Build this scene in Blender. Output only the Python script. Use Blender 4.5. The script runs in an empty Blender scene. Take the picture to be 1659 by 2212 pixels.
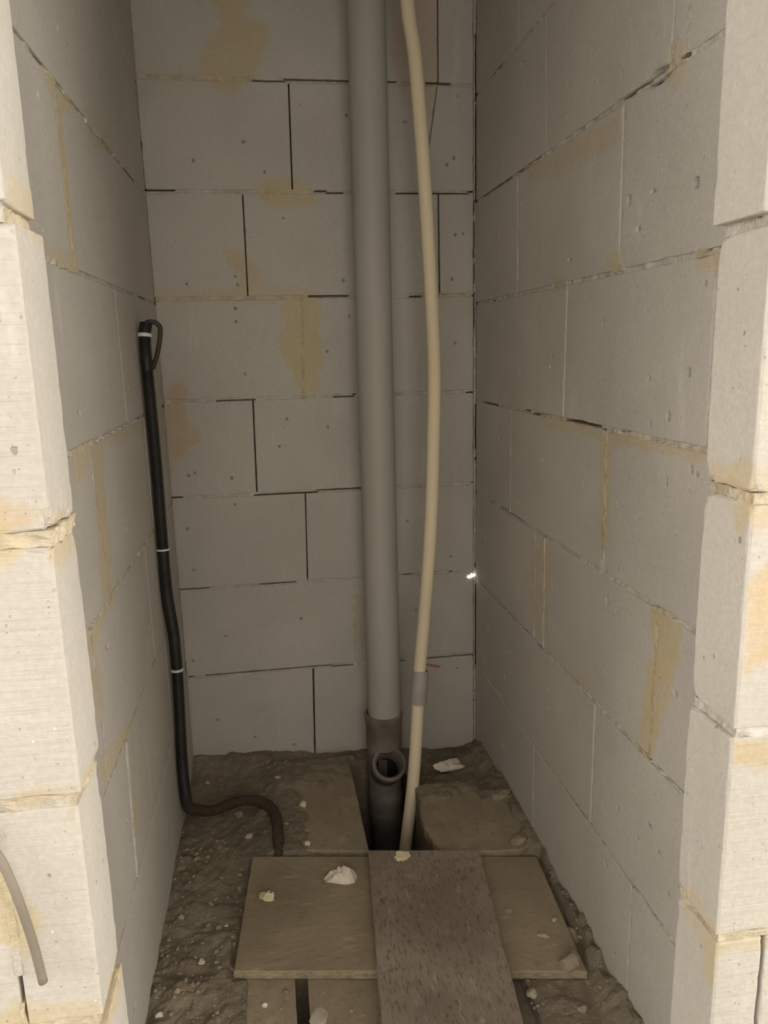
import bpy, bmesh, math, random
import numpy as np
from mathutils import Vector, Matrix

# ------------------------------------------------------------------ camera, world, lights, exposure
scene = bpy.context.scene
col = scene.collection
CAM_H = 1.14
cam_data = bpy.data.cameras.new('camera')
cam = bpy.data.objects.new('camera', cam_data)
col.objects.link(cam)
_right = Vector((0.98825, -0.15088, -0.02461))
_fwd = Vector((0.14249, 0.96740, -0.20936))
_up = Vector((0.05539, 0.20339, 0.97753))
cam.matrix_world = Matrix(((_right.x, _up.x, -_fwd.x, 0), (_right.y, _up.y, -_fwd.y, 0),
                           (_right.z, _up.z, -_fwd.z, CAM_H), (0, 0, 0, 1)))
cam_data.sensor_fit = 'VERTICAL'
cam_data.sensor_height = 36.0
cam_data.lens = 1646.6 * 36.0 / 2212.0
cam_data.clip_start = 0.02
scene.camera = cam

world = bpy.data.worlds.new('room_light')
scene.world = world
world.use_nodes = True
_bg = world.node_tree.nodes['Background']
_bg.inputs['Color'].default_value = (1.0, 0.92, 0.81, 1)
_bg.inputs['Strength'].default_value = 1.0

def area_light(name, loc, target, size, power, color):
    d = bpy.data.lights.new(name, 'AREA')
    d.shape = 'RECTANGLE'
    d.size, d.size_y = size
    d.energy = power
    d.color = color
    o = bpy.data.objects.new(name, d)
    col.objects.link(o)
    o.location = loc
    o.rotation_euler = (Vector(target) - Vector(loc)).to_track_quat('-Z', 'Y').to_euler()
    return o

area_light('right_near_window', (3.0, 0.22, 1.45), (-0.2, 0.75, 1.05), (0.7, 1.3), 54.0, (1.0, 0.93, 0.84))
area_light('right_far_window', (3.2, -1.9, 1.5), (-0.1, 1.0, 1.1), (1.6, 1.5), 76.0, (1.0, 0.93, 0.83))
area_light('left_fill', (-2.2, -0.2, 1.4), (0.5, 0.8, 1.1), (1.0, 1.3), 28.0, (1.0, 0.93, 0.84))  # added fill from the left, brightens the right jamb and wall

area_light('rear_fill', (0.1, -1.4, 1.35), (0.15, 1.5, 1.1), (1.2, 0.9), 10.0, (1.0, 0.93, 0.82))  # unseen fill behind the camera, added to lift the niche interior
area_light('left_far_fill', (-2.2, -1.8, 1.4), (0.5, 1.0, 1.1), (1.4, 1.4), 14.0, (1.0, 0.93, 0.82))  # second added fill from the left, lifts the right wall

scene.view_settings.view_transform = 'Standard'
scene.view_settings.look = 'None'
scene.view_settings.exposure = 0.0
scene.view_settings.gamma = 1.0
scene.view_settings.use_curve_mapping = False

# ------------------------------------------------------------------ helpers
rng = np.random.default_rng(7)
random.seed(7)

def _hash(ix, iy, iz, seed):
    h = (ix * 374761393 + iy * 668265263 + iz * 2147483647 + seed * 144665) & 0xffffffff
    h = ((h ^ (h >> 13)) * 1274126177) & 0xffffffff
    h = (h ^ (h >> 16)) & 0xffffffff
    return h / 4294967295.0

def vnoise(P, scale, seed=0):
    """value noise 0..1 at points P (n,3)"""
    Q = np.asarray(P, float) * scale + 1000.0
    I = np.floor(Q).astype(np.int64)
    f = Q - I
    f = f * f * (3 - 2 * f)
    r = 0
    for dx in (0, 1):
        wx = f[:, 0] if dx else 1 - f[:, 0]
        for dy in (0, 1):
            wy = f[:, 1] if dy else 1 - f[:, 1]
            for dz in (0, 1):
                wz = f[:, 2] if dz else 1 - f[:, 2]
                r = r + wx * wy * wz * _hash(I[:, 0] + dx, I[:, 1] + dy, I[:, 2] + dz, seed)
    return r

def fbm(P, scale, seed=0, octaves=4):
    r, a, t = 0, 1.0, 0
    for o in range(octaves):
        r = r + a * vnoise(P, scale * 2 ** o, seed + o * 17)
        t += a
        a *= .5
    return r / t

def mesh_object(name, V, F, mat, parent=None, attrs=None, smooth=False):
    me = bpy.data.meshes.new(name)
    V = np.asarray(V, float)
    if isinstance(F, np.ndarray):
        F = F.tolist()
    me.from_pydata(V.tolist(), [], F)
    me.update()
    if attrs:
        for k, a in attrs.items():
            at = me.attributes.new(k, 'FLOAT', 'POINT')
            at.data.foreach_set('value', np.asarray(a, np.float32))
    if smooth:
        me.polygons.foreach_set('use_smooth', np.ones(len(me.polygons), bool))
    if mat:
        me.materials.append(mat)
    o = bpy.data.objects.new(name, me)
    col.objects.link(o)
    if parent:
        o.parent = parent
        o.matrix_parent_inverse = parent.matrix_world.inverted()
    return o

def tag(o, label=None, cat=None, group=None, kind=None):
    if label: o['label'] = label
    if cat: o['category'] = cat
    if group: o['group'] = group
    if kind: o['kind'] = kind
    return o

def empty(name, loc=(0, 0, 0)):
    o = bpy.data.objects.new(name, None)
    o.empty_display_size = .05
    col.objects.link(o)
    o.location = loc
    bpy.context.view_layer.update()
    return o

def orient_out(V, F):
    """make the winding of a closed mesh point outward"""
    me = bpy.data.meshes.new('tmp')
    me.from_pydata(np.asarray(V).tolist(), [], [list(f) for f in F])
    bm = bmesh.new(); bm.from_mesh(me)
    bmesh.ops.recalc_face_normals(bm, faces=bm.faces)
    bm.verts.ensure_lookup_table()
    Fo = [[v.index for v in f.verts] for f in bm.faces]
    bm.free(); bpy.data.meshes.remove(me)
    return Fo

# ------------------------------------------------------------------ stains of smeared glue on the walls, plus one part-shade patch:
# (wall, tone 0 ochre .. 1 pinkish brown, amount, outline in wall coordinates, metres)
STAINS = [
 ('B',1,.55,[(0.348,1.968),(0.456,1.972),(0.455,1.857),(0.452,1.774),(0.431,1.69),(0.39,1.71),(0.346,1.803)]),  # dark patch right of the pipe: brown stain with shade painted in
 ('B',0.25,0.9,[(-0.075,1.929),(-0.078,1.957),(0.012,1.961),(0.003,1.912),(0.048,1.889),(0.043,1.85),(0.019,1.814),(0.022,1.78),(-0.022,1.758),(-0.045,1.738),(-0.087,1.752),(-0.112,1.776),(-0.115,1.816),(-0.096,1.851),(-0.062,1.881),(-0.06,1.91)]),
 ('B',0,0.9,[(0.026,1.553),(0.099,1.554),(0.143,1.527),(0.154,1.501),(0.107,1.484),(0.028,1.482),(0.012,1.506),(0.008,1.532)]),
 ('B',0.3,0.8,[(-0.09,1.393),(-0.046,1.382),(-0.019,1.365),(0.008,1.332),(-0.006,1.293),(0.016,1.276),(-0.075,1.283),(-0.05,1.321),(-0.071,1.344)]),
 ('B',0.1,0.55,[(-0.258,1.3),(-0.097,1.291),(0.041,1.304),(0.145,1.291),(0.143,1.261),(0.038,1.259),(-0.189,1.266),(-0.256,1.256)]),
 ('B',0,1,[(0.051,1.275),(0.144,1.268),(0.143,1.113),(0.121,1.025),(0.085,1.018),(0.075,1.056),(0.054,1.104),(0.033,1.162),(0.048,1.219)]),
 ('B',0.9,0.9,[(-0.238,1.071),(-0.203,1.076),(-0.195,1.041),(-0.209,1.007),(-0.189,0.959),(-0.169,0.916),(-0.205,0.912),(-0.224,0.883),(-0.237,0.865),(-0.259,0.842),(-0.262,0.985),(-0.252,1.043)]),
 ('B',0.2,0.6,[(0.202,0.477),(0.232,0.481),(0.227,0.318),(0.201,0.334)]),
 ('B',0.3,0.5,[(0.456,1.27),(0.543,1.274),(0.543,1.257),(0.456,1.252)]),
 ('B',0.6,0.4,[(-0.253,1.788),(-0.117,1.783),(-0.113,1.763),(-0.172,1.758),(-0.255,1.766)]),
 ('L',0.1,0.8,[(1.138,1.504),(1.189,1.512),(1.287,1.512),(1.323,1.5),(1.209,1.478),(1.146,1.488)]),
 ('L',0.1,0.9,[(1.188,1.477),(1.228,1.483),(1.237,1.261),(1.19,1.26)]),
 ('L',0.1,0.7,[(1.067,1.278),(1.138,1.282),(1.226,1.28),(1.217,1.26),(1.106,1.26),(1.059,1.261)]),
 ('L',0,0.8,[(1.072,1.016),(1.225,1.017),(1.165,0.986),(1.127,0.965),(1.079,0.964)]),
 ('L',0.4,0.8,[(1.193,1.014),(1.276,1.004),(1.238,0.756),(1.159,0.774)]),
 ('L',0.7,0.6,[(1.289,1.01),(1.812,1.006),(1.903,0.971),(1.337,0.994)]),
 ('L',0,0.8,[(1.062,0.759),(1.245,0.769),(1.32,0.783),(1.255,0.75),(1.128,0.741),(1.098,0.724),(1.043,0.718)]),
 ('L',0.5,0.6,[(1.043,0.718),(1.103,0.722),(1.114,0.644),(1.071,0.62),(1.046,0.675)]),
 ('L',0.8,0.5,[(1.492,0.767),(1.669,0.762),(1.622,0.738),(1.478,0.743)]),
 ('L',0,0.7,[(1.049,0.574),(1.059,0.523),(1.152,0.507),(1.277,0.506),(1.225,0.533)]),
 ('L',0.6,0.6,[(1.269,0.492),(1.291,0.472),(1.246,0.318),(1.212,0.342)]),
 ('L',0.7,0.5,[(1.396,1.527),(1.608,1.547),(1.639,1.522),(1.478,1.484),(1.396,1.493)]),
 ('R',0.8,0.6,[(1.465,1.49),(1.217,1.485),(1.19,1.445),(1.263,1.442),(1.462,1.449),(1.588,1.466),(1.631,1.502)]),
 ('R',0.3,0.7,[(1.051,1.53),(1.021,1.522),(1.012,1.484),(1.032,1.468),(1.065,1.492)]),
 ('R',0.2,0.8,[(1.2,1.291),(1.182,1.268),(1.173,1.252),(1.269,1.257),(1.232,1.274)]),
 ('R',1,0.6,[(1.464,1.274),(1.406,1.262),(1.389,1.239),(1.474,1.236)]),
 ('R',0.3,0.8,[(0.966,1.247),(0.915,1.246),(0.913,1.221),(0.957,1.231)]),
 ('R',0.3,0.8,[(1.517,0.995),(1.367,1.003),(1.226,0.995),(1.068,1.0),(0.918,1.0),(0.92,0.98),(0.975,0.981),(1.066,0.982),(1.181,0.975),(1.244,0.981),(1.484,0.974)]),
 ('R',0.1,0.8,[(1.233,0.986),(1.18,0.986),(1.189,0.801),(1.217,0.786)]),
 ('R',0.1,1,[(1.036,0.745),(0.99,0.761),(0.947,0.741),(0.955,0.674),(0.984,0.579),(1.012,0.502),(1.057,0.501),(1.043,0.597),(1.023,0.683)]),
 ('R',0.9,0.5,[(1.554,0.724),(1.44,0.735),(1.454,0.521),(1.55,0.516)]),
 ('R',0.9,0.35,[(1.459,0.519),(1.228,0.529),(1.246,0.502),(1.431,0.489)]),
 ('F',0.5,1,[(0.465,0.906),(0.514,0.951),(0.527,0.816),(0.476,0.806),(0.465,0.812)]),
 ('F',0.5,0.9,[(0.464,0.728),(0.536,0.729),(0.539,0.693),(0.496,0.69),(0.466,0.702)]),
 ('F',0.3,0.7,[(0.468,1.018),(0.508,1.012),(0.512,0.97),(0.464,0.954),(0.461,0.982)]),
 ('F',0.2,0.6,[(0.459,0.495),(0.524,0.494),(0.526,0.47),(0.462,0.462)]),
 ('RJ',0.35,0.9,[(0.747,1.007),(0.722,1.016),(0.656,1.03),(0.659,0.989),(0.682,0.944),(0.691,0.958),(0.701,0.985),(0.744,0.982)]),
 ('RJ',0.2,0.7,[(0.747,0.488),(0.719,0.513),(0.671,0.503),(0.658,0.467),(0.68,0.422),(0.704,0.463),(0.745,0.467)]),
 ('F',0.6,1,[(-0.249,1.023),(-0.2,1.018),(-0.192,1.006),(-0.207,1.001),(-0.231,0.992),(-0.254,0.985)]),
 ('F',0.1,0.7,[(-0.254,0.987),(-0.208,0.999),(-0.194,0.99),(-0.21,0.978),(-0.234,0.964),(-0.257,0.957)]),
 ('F',0.5,0.8,[(-0.285,0.747),(-0.261,0.749),(-0.191,0.757),(-0.184,0.751),(-0.19,0.709),(-0.201,0.72),(-0.21,0.738),(-0.238,0.737),(-0.287,0.731)]),
 ('F',0.1,0.9,[(-0.287,0.726),(-0.267,0.7),(-0.256,0.649),(-0.236,0.631),(-0.237,0.606),(-0.256,0.583),(-0.263,0.595),(-0.303,0.601)]),
 ('F',0.1,0.8,[(-0.313,0.525),(-0.267,0.528),(-0.238,0.517),(-0.198,0.526),(-0.187,0.508),(-0.189,0.481),(-0.317,0.499)]),
 ('LJ',0.2,0.7,[(0.696,1.284),(0.761,1.282),(0.751,1.241),(0.674,1.242)]),
 ('LJ',0.3,0.7,[(0.653,1.006),(0.769,0.998),(0.761,0.958),(0.676,0.959),(0.654,0.977)]),
 ('LJ',0.3,0.8,[(0.667,0.754),(0.742,0.745),(0.748,0.734),(0.693,0.729)]),
 ('LJ',0.2,0.9,[(0.659,0.509),(0.748,0.503),(0.765,0.482),(0.733,0.476),(0.677,0.475)]),
]


def poly_sd(U, W, poly):
    """signed distance (positive inside) of points to a polygon"""
    P = np.array(poly); n = len(P)
    d2 = np.full(len(U), 1e9); ins = np.zeros(len(U), bool)
    for i in range(n):
        a = P[i]; b = P[(i + 1) % n]; e = b - a
        w0 = U - a[0]; w1 = W - a[1]
        t = np.clip((w0 * e[0] + w1 * e[1]) / (e @ e + 1e-12), 0, 1)
        d2 = np.minimum(d2, (w0 - t * e[0]) ** 2 + (w1 - t * e[1]) ** 2)
        c = ((a[1] <= W) & (W < b[1])) | ((b[1] <= W) & (W < a[1]))
        with np.errstate(divide='ignore', invalid='ignore'):
            xi = a[0] + (W - a[1]) * e[0] / (e[1] if e[1] else 1e-9)
        ins ^= c & (U < xi)
    d = np.sqrt(d2)
    return np.where(ins, d, -d)

def stain_attrs(wall, U, W):
    U = np.asarray(U, float); W = np.asarray(W, float)
    s = np.full(len(U), -1.0); tone = np.zeros(len(U)); amt = np.zeros(len(U))
    P3 = np.stack([U, W, U * 0], 1)
    wob = (fbm(P3, 45, 3, 3) - .5) * .022
    for (w, t, a, poly) in STAINS:
        if w != wall: continue
        sd = np.clip((poly_sd(U, W, poly) + wob) / .02, -1, 1)
        m = sd > s
        s = np.where(m, sd, s); tone = np.where(m, t, tone); amt = np.where(m, a, amt)
    return s, tone, amt

# ------------------------------------------------------------------ materials
def new_mat(name):
    m = bpy.data.materials.new(name)
    m.use_nodes = True
    nt = m.node_tree
    for n in list(nt.nodes): nt.nodes.remove(n)
    out = nt.nodes.new('ShaderNodeOutputMaterial')
    b = nt.nodes.new('ShaderNodeBsdfPrincipled')
    nt.links.new(b.outputs[0], out.inputs[0])
    b.inputs['Specular IOR Level'].default_value = .25
    return m, nt, b

class NT:
    """small helper for building node graphs"""
    def __init__(s, nt):
        s.nt = nt
        s.geo = nt.nodes.new('ShaderNodeNewGeometry')
        s.pos = s.geo.outputs['Position']
    def link(s, a, b): s.nt.links.new(a, b)
    def _in(s, sock, v):
        if hasattr(v, 'is_output'): s.link(v, sock)
        else: sock.default_value = v
    def scalev(s, vec, sc):
        n = s.nt.nodes.new('ShaderNodeVectorMath'); n.operation = 'MULTIPLY'
        s._in(n.inputs[0], vec); n.inputs[1].default_value = sc
        return n.outputs[0]
    def noise(s, scale, detail=4, rough=.55, vec=None, dist=0, color=False):
        n = s.nt.nodes.new('ShaderNodeTexNoise')
        n.inputs['Scale'].default_value = scale; n.inputs['Detail'].default_value = detail
        n.inputs['Roughness'].default_value = rough; n.inputs['Distortion'].default_value = dist
        s.link(vec if vec is not None else s.pos, n.inputs['Vector'])
        return n.outputs['Color' if color else 'Fac']
    def voronoi(s, scale, vec=None, feature='F1'):
        n = s.nt.nodes.new('ShaderNodeTexVoronoi'); n.feature = feature
        n.inputs['Scale'].default_value = scale
        s.link(vec if vec is not None else s.pos, n.inputs['Vector'])
        return n
    def math(s, op, a, b=0.0, c=None, clamp=False):
        n = s.nt.nodes.new('ShaderNodeMath'); n.operation = op; n.use_clamp = clamp
        s._in(n.inputs[0], a); s._in(n.inputs[1], b)
        if c is not None: s._in(n.inputs[2], c)
        return n.outputs[0]
    def ramp(s, v, a, b, lo=0.0, hi=1.0):
        n = s.nt.nodes.new('ShaderNodeMapRange'); n.interpolation_type = 'SMOOTHSTEP'
        s._in(n.inputs['Value'], v)
        n.inputs['From Min'].default_value = a; n.inputs['From Max'].default_value = b
        n.inputs['To Min'].default_value = lo; n.inputs['To Max'].default_value = hi
        return n.outputs[0]
    def mix(s, f, a, b, mode='MIX'):
        n = s.nt.nodes.new('ShaderNodeMix'); n.data_type = 'RGBA'; n.blend_type = mode
        s._in(n.inputs[0], f)
        for sock, v in ((n.inputs[6], a), (n.inputs[7], b)):
            if hasattr(v, 'is_output'): s.link(v, sock)
            else: sock.default_value = (*v, 1)
        return n.outputs[2]
    def attr(s, name):
        n = s.nt.nodes.new('ShaderNodeAttribute'); n.attribute_name = name
        return n.outputs['Fac']
    def bump(s, h, strength, dist, normal=None):
        n = s.nt.nodes.new('ShaderNodeBump')
        n.inputs['Strength'].default_value = strength; n.inputs['Distance'].default_value = dist
        s.link(h, n.inputs['Height'])
        if normal is not None: s.link(normal, n.inputs['Normal'])
        return n.outputs[0]
    def sep(s):
        n = s.nt.nodes.new('ShaderNodeSeparateXYZ'); s.link(s.pos, n.inputs[0]); return n.outputs

def stain_mix(g, base, crisp=.35):
    st = g.math('ADD', g.attr('stain'), g.math('MULTIPLY', g.math('SUBTRACT', g.noise(70, 5), .5), .9))
    m = g.ramp(st, -crisp, crisp)
    m = g.math('MULTIPLY', m, g.attr('amount'))
    m = g.math('MULTIPLY', m, g.ramp(g.noise(26, 4), .25, .7, .62, 1.0))
    tint = g.mix(g.attr('tone'), (1.04, .92, .62), (.99, .81, .63))
    stained = g.mix(1.0, base, tint, 'MULTIPLY')
    return g.mix(m, base, stained), m

def block_material():
    m, nt, b = new_mat('aerated_concrete')
    g = NT(nt)
    big = g.noise(3.2, 3)
    fine = g.noise(160, 4, .7)
    c = g.mix(g.ramp(big, .3, .7), (0.516, 0.487, 0.438), (0.581, 0.550, 0.497))
    c = g.mix(g.ramp(fine, .35, .7), g.mix(1, c, (0.900, 0.900, 0.900), 'MULTIPLY'), c)
    # pale scuffs, stretched upright
    scuff = g.noise(9, 5, .6, g.scalev(g.pos, (3, 3, .6)))
    c = g.mix(g.ramp(scuff, .60, .78, 0, .45), c, (0.672, 0.648, 0.602))
    dirt = g.noise(5, 5, .65)
    c = g.mix(g.ramp(dirt, .58, .8, 0, .35), c, (0.421, 0.383, 0.328))
    # open pores
    wn = nt.nodes.new('ShaderNodeVectorMath'); wn.operation = 'MULTIPLY_ADD'
    nt.links.new(g.noise(130, 2, .5, color=True), wn.inputs[0]); wn.inputs[1].default_value = (.005, .005, .005)
    nt.links.new(g.pos, wn.inputs[2])
    wob = wn.outputs[0]
    v1 = g.voronoi(58, g.scalev(wob, (1, 1, .72)))
    sx = nt.nodes.new('ShaderNodeSeparateColor'); nt.links.new(v1.outputs['Color'], sx.inputs[0])
    rad1 = g.math('MULTIPLY', g.math('POWER', sx.outputs[1], 2.6), .16)
    p1 = g.math('MULTIPLY', g.ramp(g.math('SUBTRACT', v1.outputs['Distance'], rad1), .0, .06, 1, 0), g.ramp(sx.outputs[0], .88, .90))
    v2 = g.voronoi(190, wob)
    sy = nt.nodes.new('ShaderNodeSeparateColor'); nt.links.new(v2.outputs['Color'], sy.inputs[0])
    rad2 = g.math('MULTIPLY', g.math('POWER', sy.outputs[0], 2.0), .24)
    p2 = g.math('MULTIPLY', g.ramp(g.math('SUBTRACT', v2.outputs['Distance'], rad2), .0, .10, 1, 0), g.ramp(sy.outputs[1], .86, .90))
    pores = g.math('MAXIMUM', p1, g.math('MULTIPLY', p2, .6))
    c = g.mix(g.math('MULTIPLY', pores, .55), c, (0.185, 0.163, 0.135))
    c = g.mix(g.math('MULTIPLY', g.attr('pit'), .5), c, (.18, .155, .125))      # darker colour inside the deeper pits
    # white flecks
    v3 = g.voronoi(120, g.scalev(g.pos, (1, 1, .8)))
    sz = nt.nodes.new('ShaderNodeSeparateColor'); nt.links.new(v3.outputs['Color'], sz.inputs[0])
    fl = g.math('MULTIPLY', g.ramp(v3.outputs['Distance'], .08, .16, 1, 0), g.ramp(sz.outputs[2], .978, .98))
    c = g.mix(g.math('MULTIPLY', fl, .8), c, (0.880, 0.852, 0.781))
    c, _ = stain_mix(g, c)
    nt.links.new(c, b.inputs['Base Color'])
    b.inputs['Roughness'].default_value = .95
    # relief: pores, sawn ridges on the sawn faces, fine grain
    groove = g.noise(1.0, 4, .65, g.scalev(g.pos, (5, 5, 105)))
    groove = g.math('MULTIPLY', groove, g.attr('groove'))
    h = g.math('MULTIPLY', pores, -1.0)
    n1 = g.bump(h, .7, .0016)
    n2 = g.bump(groove, .65, .004, n1)
    n3 = g.bump(fine, .35, .0012, n2)
    n4 = g.bump(g.noise(45, 4), .25, .003, n3)
    nt.links.new(n4, b.inputs['Normal'])
    return m

def mortar_material():
    m, nt, b = new_mat('joint_mortar')
    g = NT(nt)
    c = g.mix(g.ramp(g.noise(60, 5, .7), .3, .7), (0.469, 0.440, 0.391), (0.653, 0.625, 0.561))
    c = g.mix(g.ramp(g.noise(14, 4), .5, .75, 0, .6), c, (0.355, 0.320, 0.263))
    c, _ = stain_mix(g, c)
    nt.links.new(c, b.inputs['Base Color'])
    b.inputs['Roughness'].default_value = .95
    nt.links.new(g.bump(g.noise(140, 5, .7), .9, .003, g.bump(g.noise(48, 4, .65), .8, .006)), b.inputs['Normal'])
    return m

def simple_mat(name, c0, c1, scale=20, rough=.8, bump=.3, bdist=.002, bscale=90, spec=.25, stretch=(1, 1, 1)):
    m, nt, b = new_mat(name)
    g = NT(nt)
    v = g.scalev(g.pos, stretch)
    c = g.mix(g.ramp(g.noise(scale, 5, .6, v), .3, .7), c0, c1)
    nt.links.new(c, b.inputs['Base Color'])
    b.inputs['Roughness'].default_value = rough
    b.inputs['Specular IOR Level'].default_value = spec
    nt.links.new(g.bump(g.noise(bscale, 4, .6, v), bump, bdist), b.inputs['Normal'])
    return m, nt, b, g

def dirt_material():
    m, nt, b = new_mat('floor_dirt')
    g = NT(nt)
    c = g.mix(g.ramp(g.noise(7, 5), .3, .7), (0.194, 0.159, 0.115), (0.296, 0.250, 0.185))
    c = g.mix(g.ramp(g.noise(55, 5, .7), .45, .75, 0, .7), c, (0.370, 0.318, 0.241))
    c = g.mix(g.ramp(g.noise(130, 3, .7), .62, .75, 0, .6), c, (0.111, 0.093, 0.067))
    nt.links.new(c, b.inputs['Base Color'])
    b.inputs['Roughness'].default_value = 1
    b.inputs['Specular IOR Level'].default_value = .1
    n1 = g.bump(g.noise(60, 6, .7), .7, .008)
    nt.links.new(g.bump(g.noise(260, 4, .7), .6, .003, n1), b.inputs['Normal'])
    return m

def board_material(name, ca, cb, dark, stretch, speck, gs=24, bmp=.3):
    m, nt, b = new_mat(name)
    g = NT(nt)
    v = g.scalev(g.pos, stretch)
    c = g.mix(g.ramp(g.noise(6, 5), .3, .7), ca, cb)
    grain = g.noise(gs, 6, .75, v, .2)
    c = g.mix(g.ramp(grain, .48, .70, 0, speck), c, dark)
    c = g.mix(g.ramp(g.noise(16, 5, .65, v), .58, .72, 0, .55), c, tuple(min(1, x * 1.35) for x in cb))
    c = g.mix(g.ramp(g.noise(120, 4, .7, v), .6, .75, 0, .5), c, dark)
    nt.links.new(c, b.inputs['Base Color'])
    b.inputs['Roughness'].default_value = .95
    b.inputs['Specular IOR Level'].default_value = .12
    n1 = g.bump(grain, bmp, .003)
    nt.links.new(g.bump(g.noise(180, 4, .7, v), .6, .0025, n1), b.inputs['Normal'])
    return m

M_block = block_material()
M_mortar = mortar_material()
M_dirt = dirt_material()
M_core = simple_mat('wall_core', (0.355, 0.334, 0.298), (0.426, 0.398, 0.355))[0]
M_pipe = simple_mat('grey_pipe_plastic', (0.383, 0.362, 0.320), (0.447, 0.426, 0.383), 6, .55, .08, .0006, 200, .4, (1, 1, .25))[0]
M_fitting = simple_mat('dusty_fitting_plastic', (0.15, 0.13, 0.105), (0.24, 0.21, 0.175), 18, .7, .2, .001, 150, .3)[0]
M_pipe_shade = simple_mat('painted_pipe_shade', (.018, .017, .014), (.035, .032, .027), 20, .8)[0]  # near-black colour standing in for the unlit pipe interior
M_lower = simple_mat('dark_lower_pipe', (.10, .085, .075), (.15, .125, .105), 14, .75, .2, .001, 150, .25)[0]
M_cream = simple_mat('cream_conduit_plastic', (.76, .65, .46), (.85, .74, .54), 8, .6, .1, .0006, 160, .35, (1, 1, .3))[0]
M_coupling = simple_mat('grey_coupling_plastic', (0.383, 0.348, 0.320), (0.440, 0.405, 0.369), 20, .6, .1, .0006, 160, .35)[0]
def conduit_material():
    m, nt, b, g = simple_mat('black_conduit_plastic', (.016, .015, .015), (.03, .027, .025), 12, .5, .1, .0006, 120, .45)
    c = g.mix(g.ramp(g.noise(12, 5), .3, .7), (.016, .015, .015), (.03, .027, .025))
    dust = g.math('MULTIPLY', g.ramp(g.sep()[2], .14, .03), g.ramp(g.noise(40, 5, .7), .25, .7, .35, 1.0))
    nt.links.new(g.mix(dust, c, (.085, .062, .040)), b.inputs['Base Color'])
    nt.links.new(g.ramp(g.sep()[2], .14, .03, .45, .85), b.inputs['Roughness'])
    return m
M_black = conduit_material()
M_dusty_black = simple_mat('dusty_black_plastic', (.030, .024, .018), (.06, .05, .038), 30, .75, .2, .001, 120, .3)[0]
M_cable = simple_mat('dark_cable_sheath', (.05, .04, .032), (.075, .06, .048), 25, .6, .1, .0006, 120, .3)[0]
M_white = simple_mat('white_tie_plastic', (.80, .78, .74), (.88, .86, .82), 30, .45, .05, .0004, 100, .4)[0]
M_grey_cable = simple_mat('grey_cable_sheath', (.20, .172, .135), (.26, .225, .18), 14, .75, .15, .0008, 120, .3)[0]
M_red = simple_mat('faded_red_plastic', (.42, .17, .13), (.50, .22, .17), 40, .7)[0]
M_board = board_material('dusty_chipboard', (0.324, 0.263, 0.181), (0.416, 0.342, 0.244), (0.176, 0.137, 0.089), (1.0, 3.2, 1), .35, 40, .12)
M_plank = board_material('weathered_plank', (0.287, 0.231, 0.181), (0.416, 0.352, 0.281), (0.130, 0.096, 0.074), (3.6, 1.0, 1), .9, 52, .5)
M_edge = simple_mat('board_edge_fibre', (.27, .225, .155), (.45, .38, .26), 60, .9, .5, .002, 120, .1, (1, 1, 3))[0]
M_slab = board_material('dusty_slab', (0.305, 0.250, 0.176), (0.398, 0.329, 0.237), (0.176, 0.141, 0.093), (1.5, 1.5, 1), .4, 30, .2)
M_foam = simple_mat('white_foam_crumb', (.78, .69, .55), (.92, .85, .73), 90, .95, .7, .004, 160, .1)[0]
M_yellow = simple_mat('yellowish_foam_crumb', (.66, .60, .36), (.85, .79, .54), 90, .95, .7, .004, 160, .1)[0]
M_pebble = simple_mat('pale_pebble', (.45, .39, .30), (.58, .52, .42), 60, .9, .5, .002, 160, .15)[0]
M_stone = simple_mat('dusty_stone', (0.278, 0.231, 0.167), (0.407, 0.342, 0.250), 40, .95, .7, .004, 110, .1)[0]

def emitter(name, c, s):
    m, nt, b = new_mat(name)
    b.inputs['Base Color'].default_value = (0.8, .8, .8, 1)
    b.inputs['Emission Color'].default_value = (*c, 1)
    b.inputs['Emission Strength'].default_value = s
    return m
M_day = emitter('daylight_through_gap', (1.0, .98, .93), 4.0)

# ------------------------------------------------------------------ the setting: block walls
Y_BACK = 2.006
def xl(y): return -.2605 - .0073 * (2.006 - y)
def xr(y): return .5516 + .0088 * (2.006 - y)
WALL = {
    'B': (lambda u, d, v: np.stack([u, Y_BACK - d, v], 1), -1),
    'L': (lambda u, d, v: np.stack([xl(u) + d, u, v], 1), -1),
    'R': (lambda u, d, v: np.stack([xr(u) - d, u, v], 1), 1),
    'F': (lambda u, d, v: np.stack([u, .67 - d, v], 1), -1),
}

def axis_lines(lo, hi, step, extra=(), edge=(.0015, .004, .008)):
    n = max(2, int(round((hi - lo) / step)))
    a = list(np.linspace(lo, hi, n + 1))
    for e in edge:
        if hi - lo > 4 * e: a += [lo + e, hi - e]
    a += [e for e in extra if lo < e < hi]
    a = np.unique(np.round(a, 5))
    keep = [a[0]]
    for x in a[1:-1]:
        if x - keep[-1] > .0004 and hi - x > .0004: keep.append(x)
    keep.append(a[-1])
    return np.array(keep)

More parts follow.
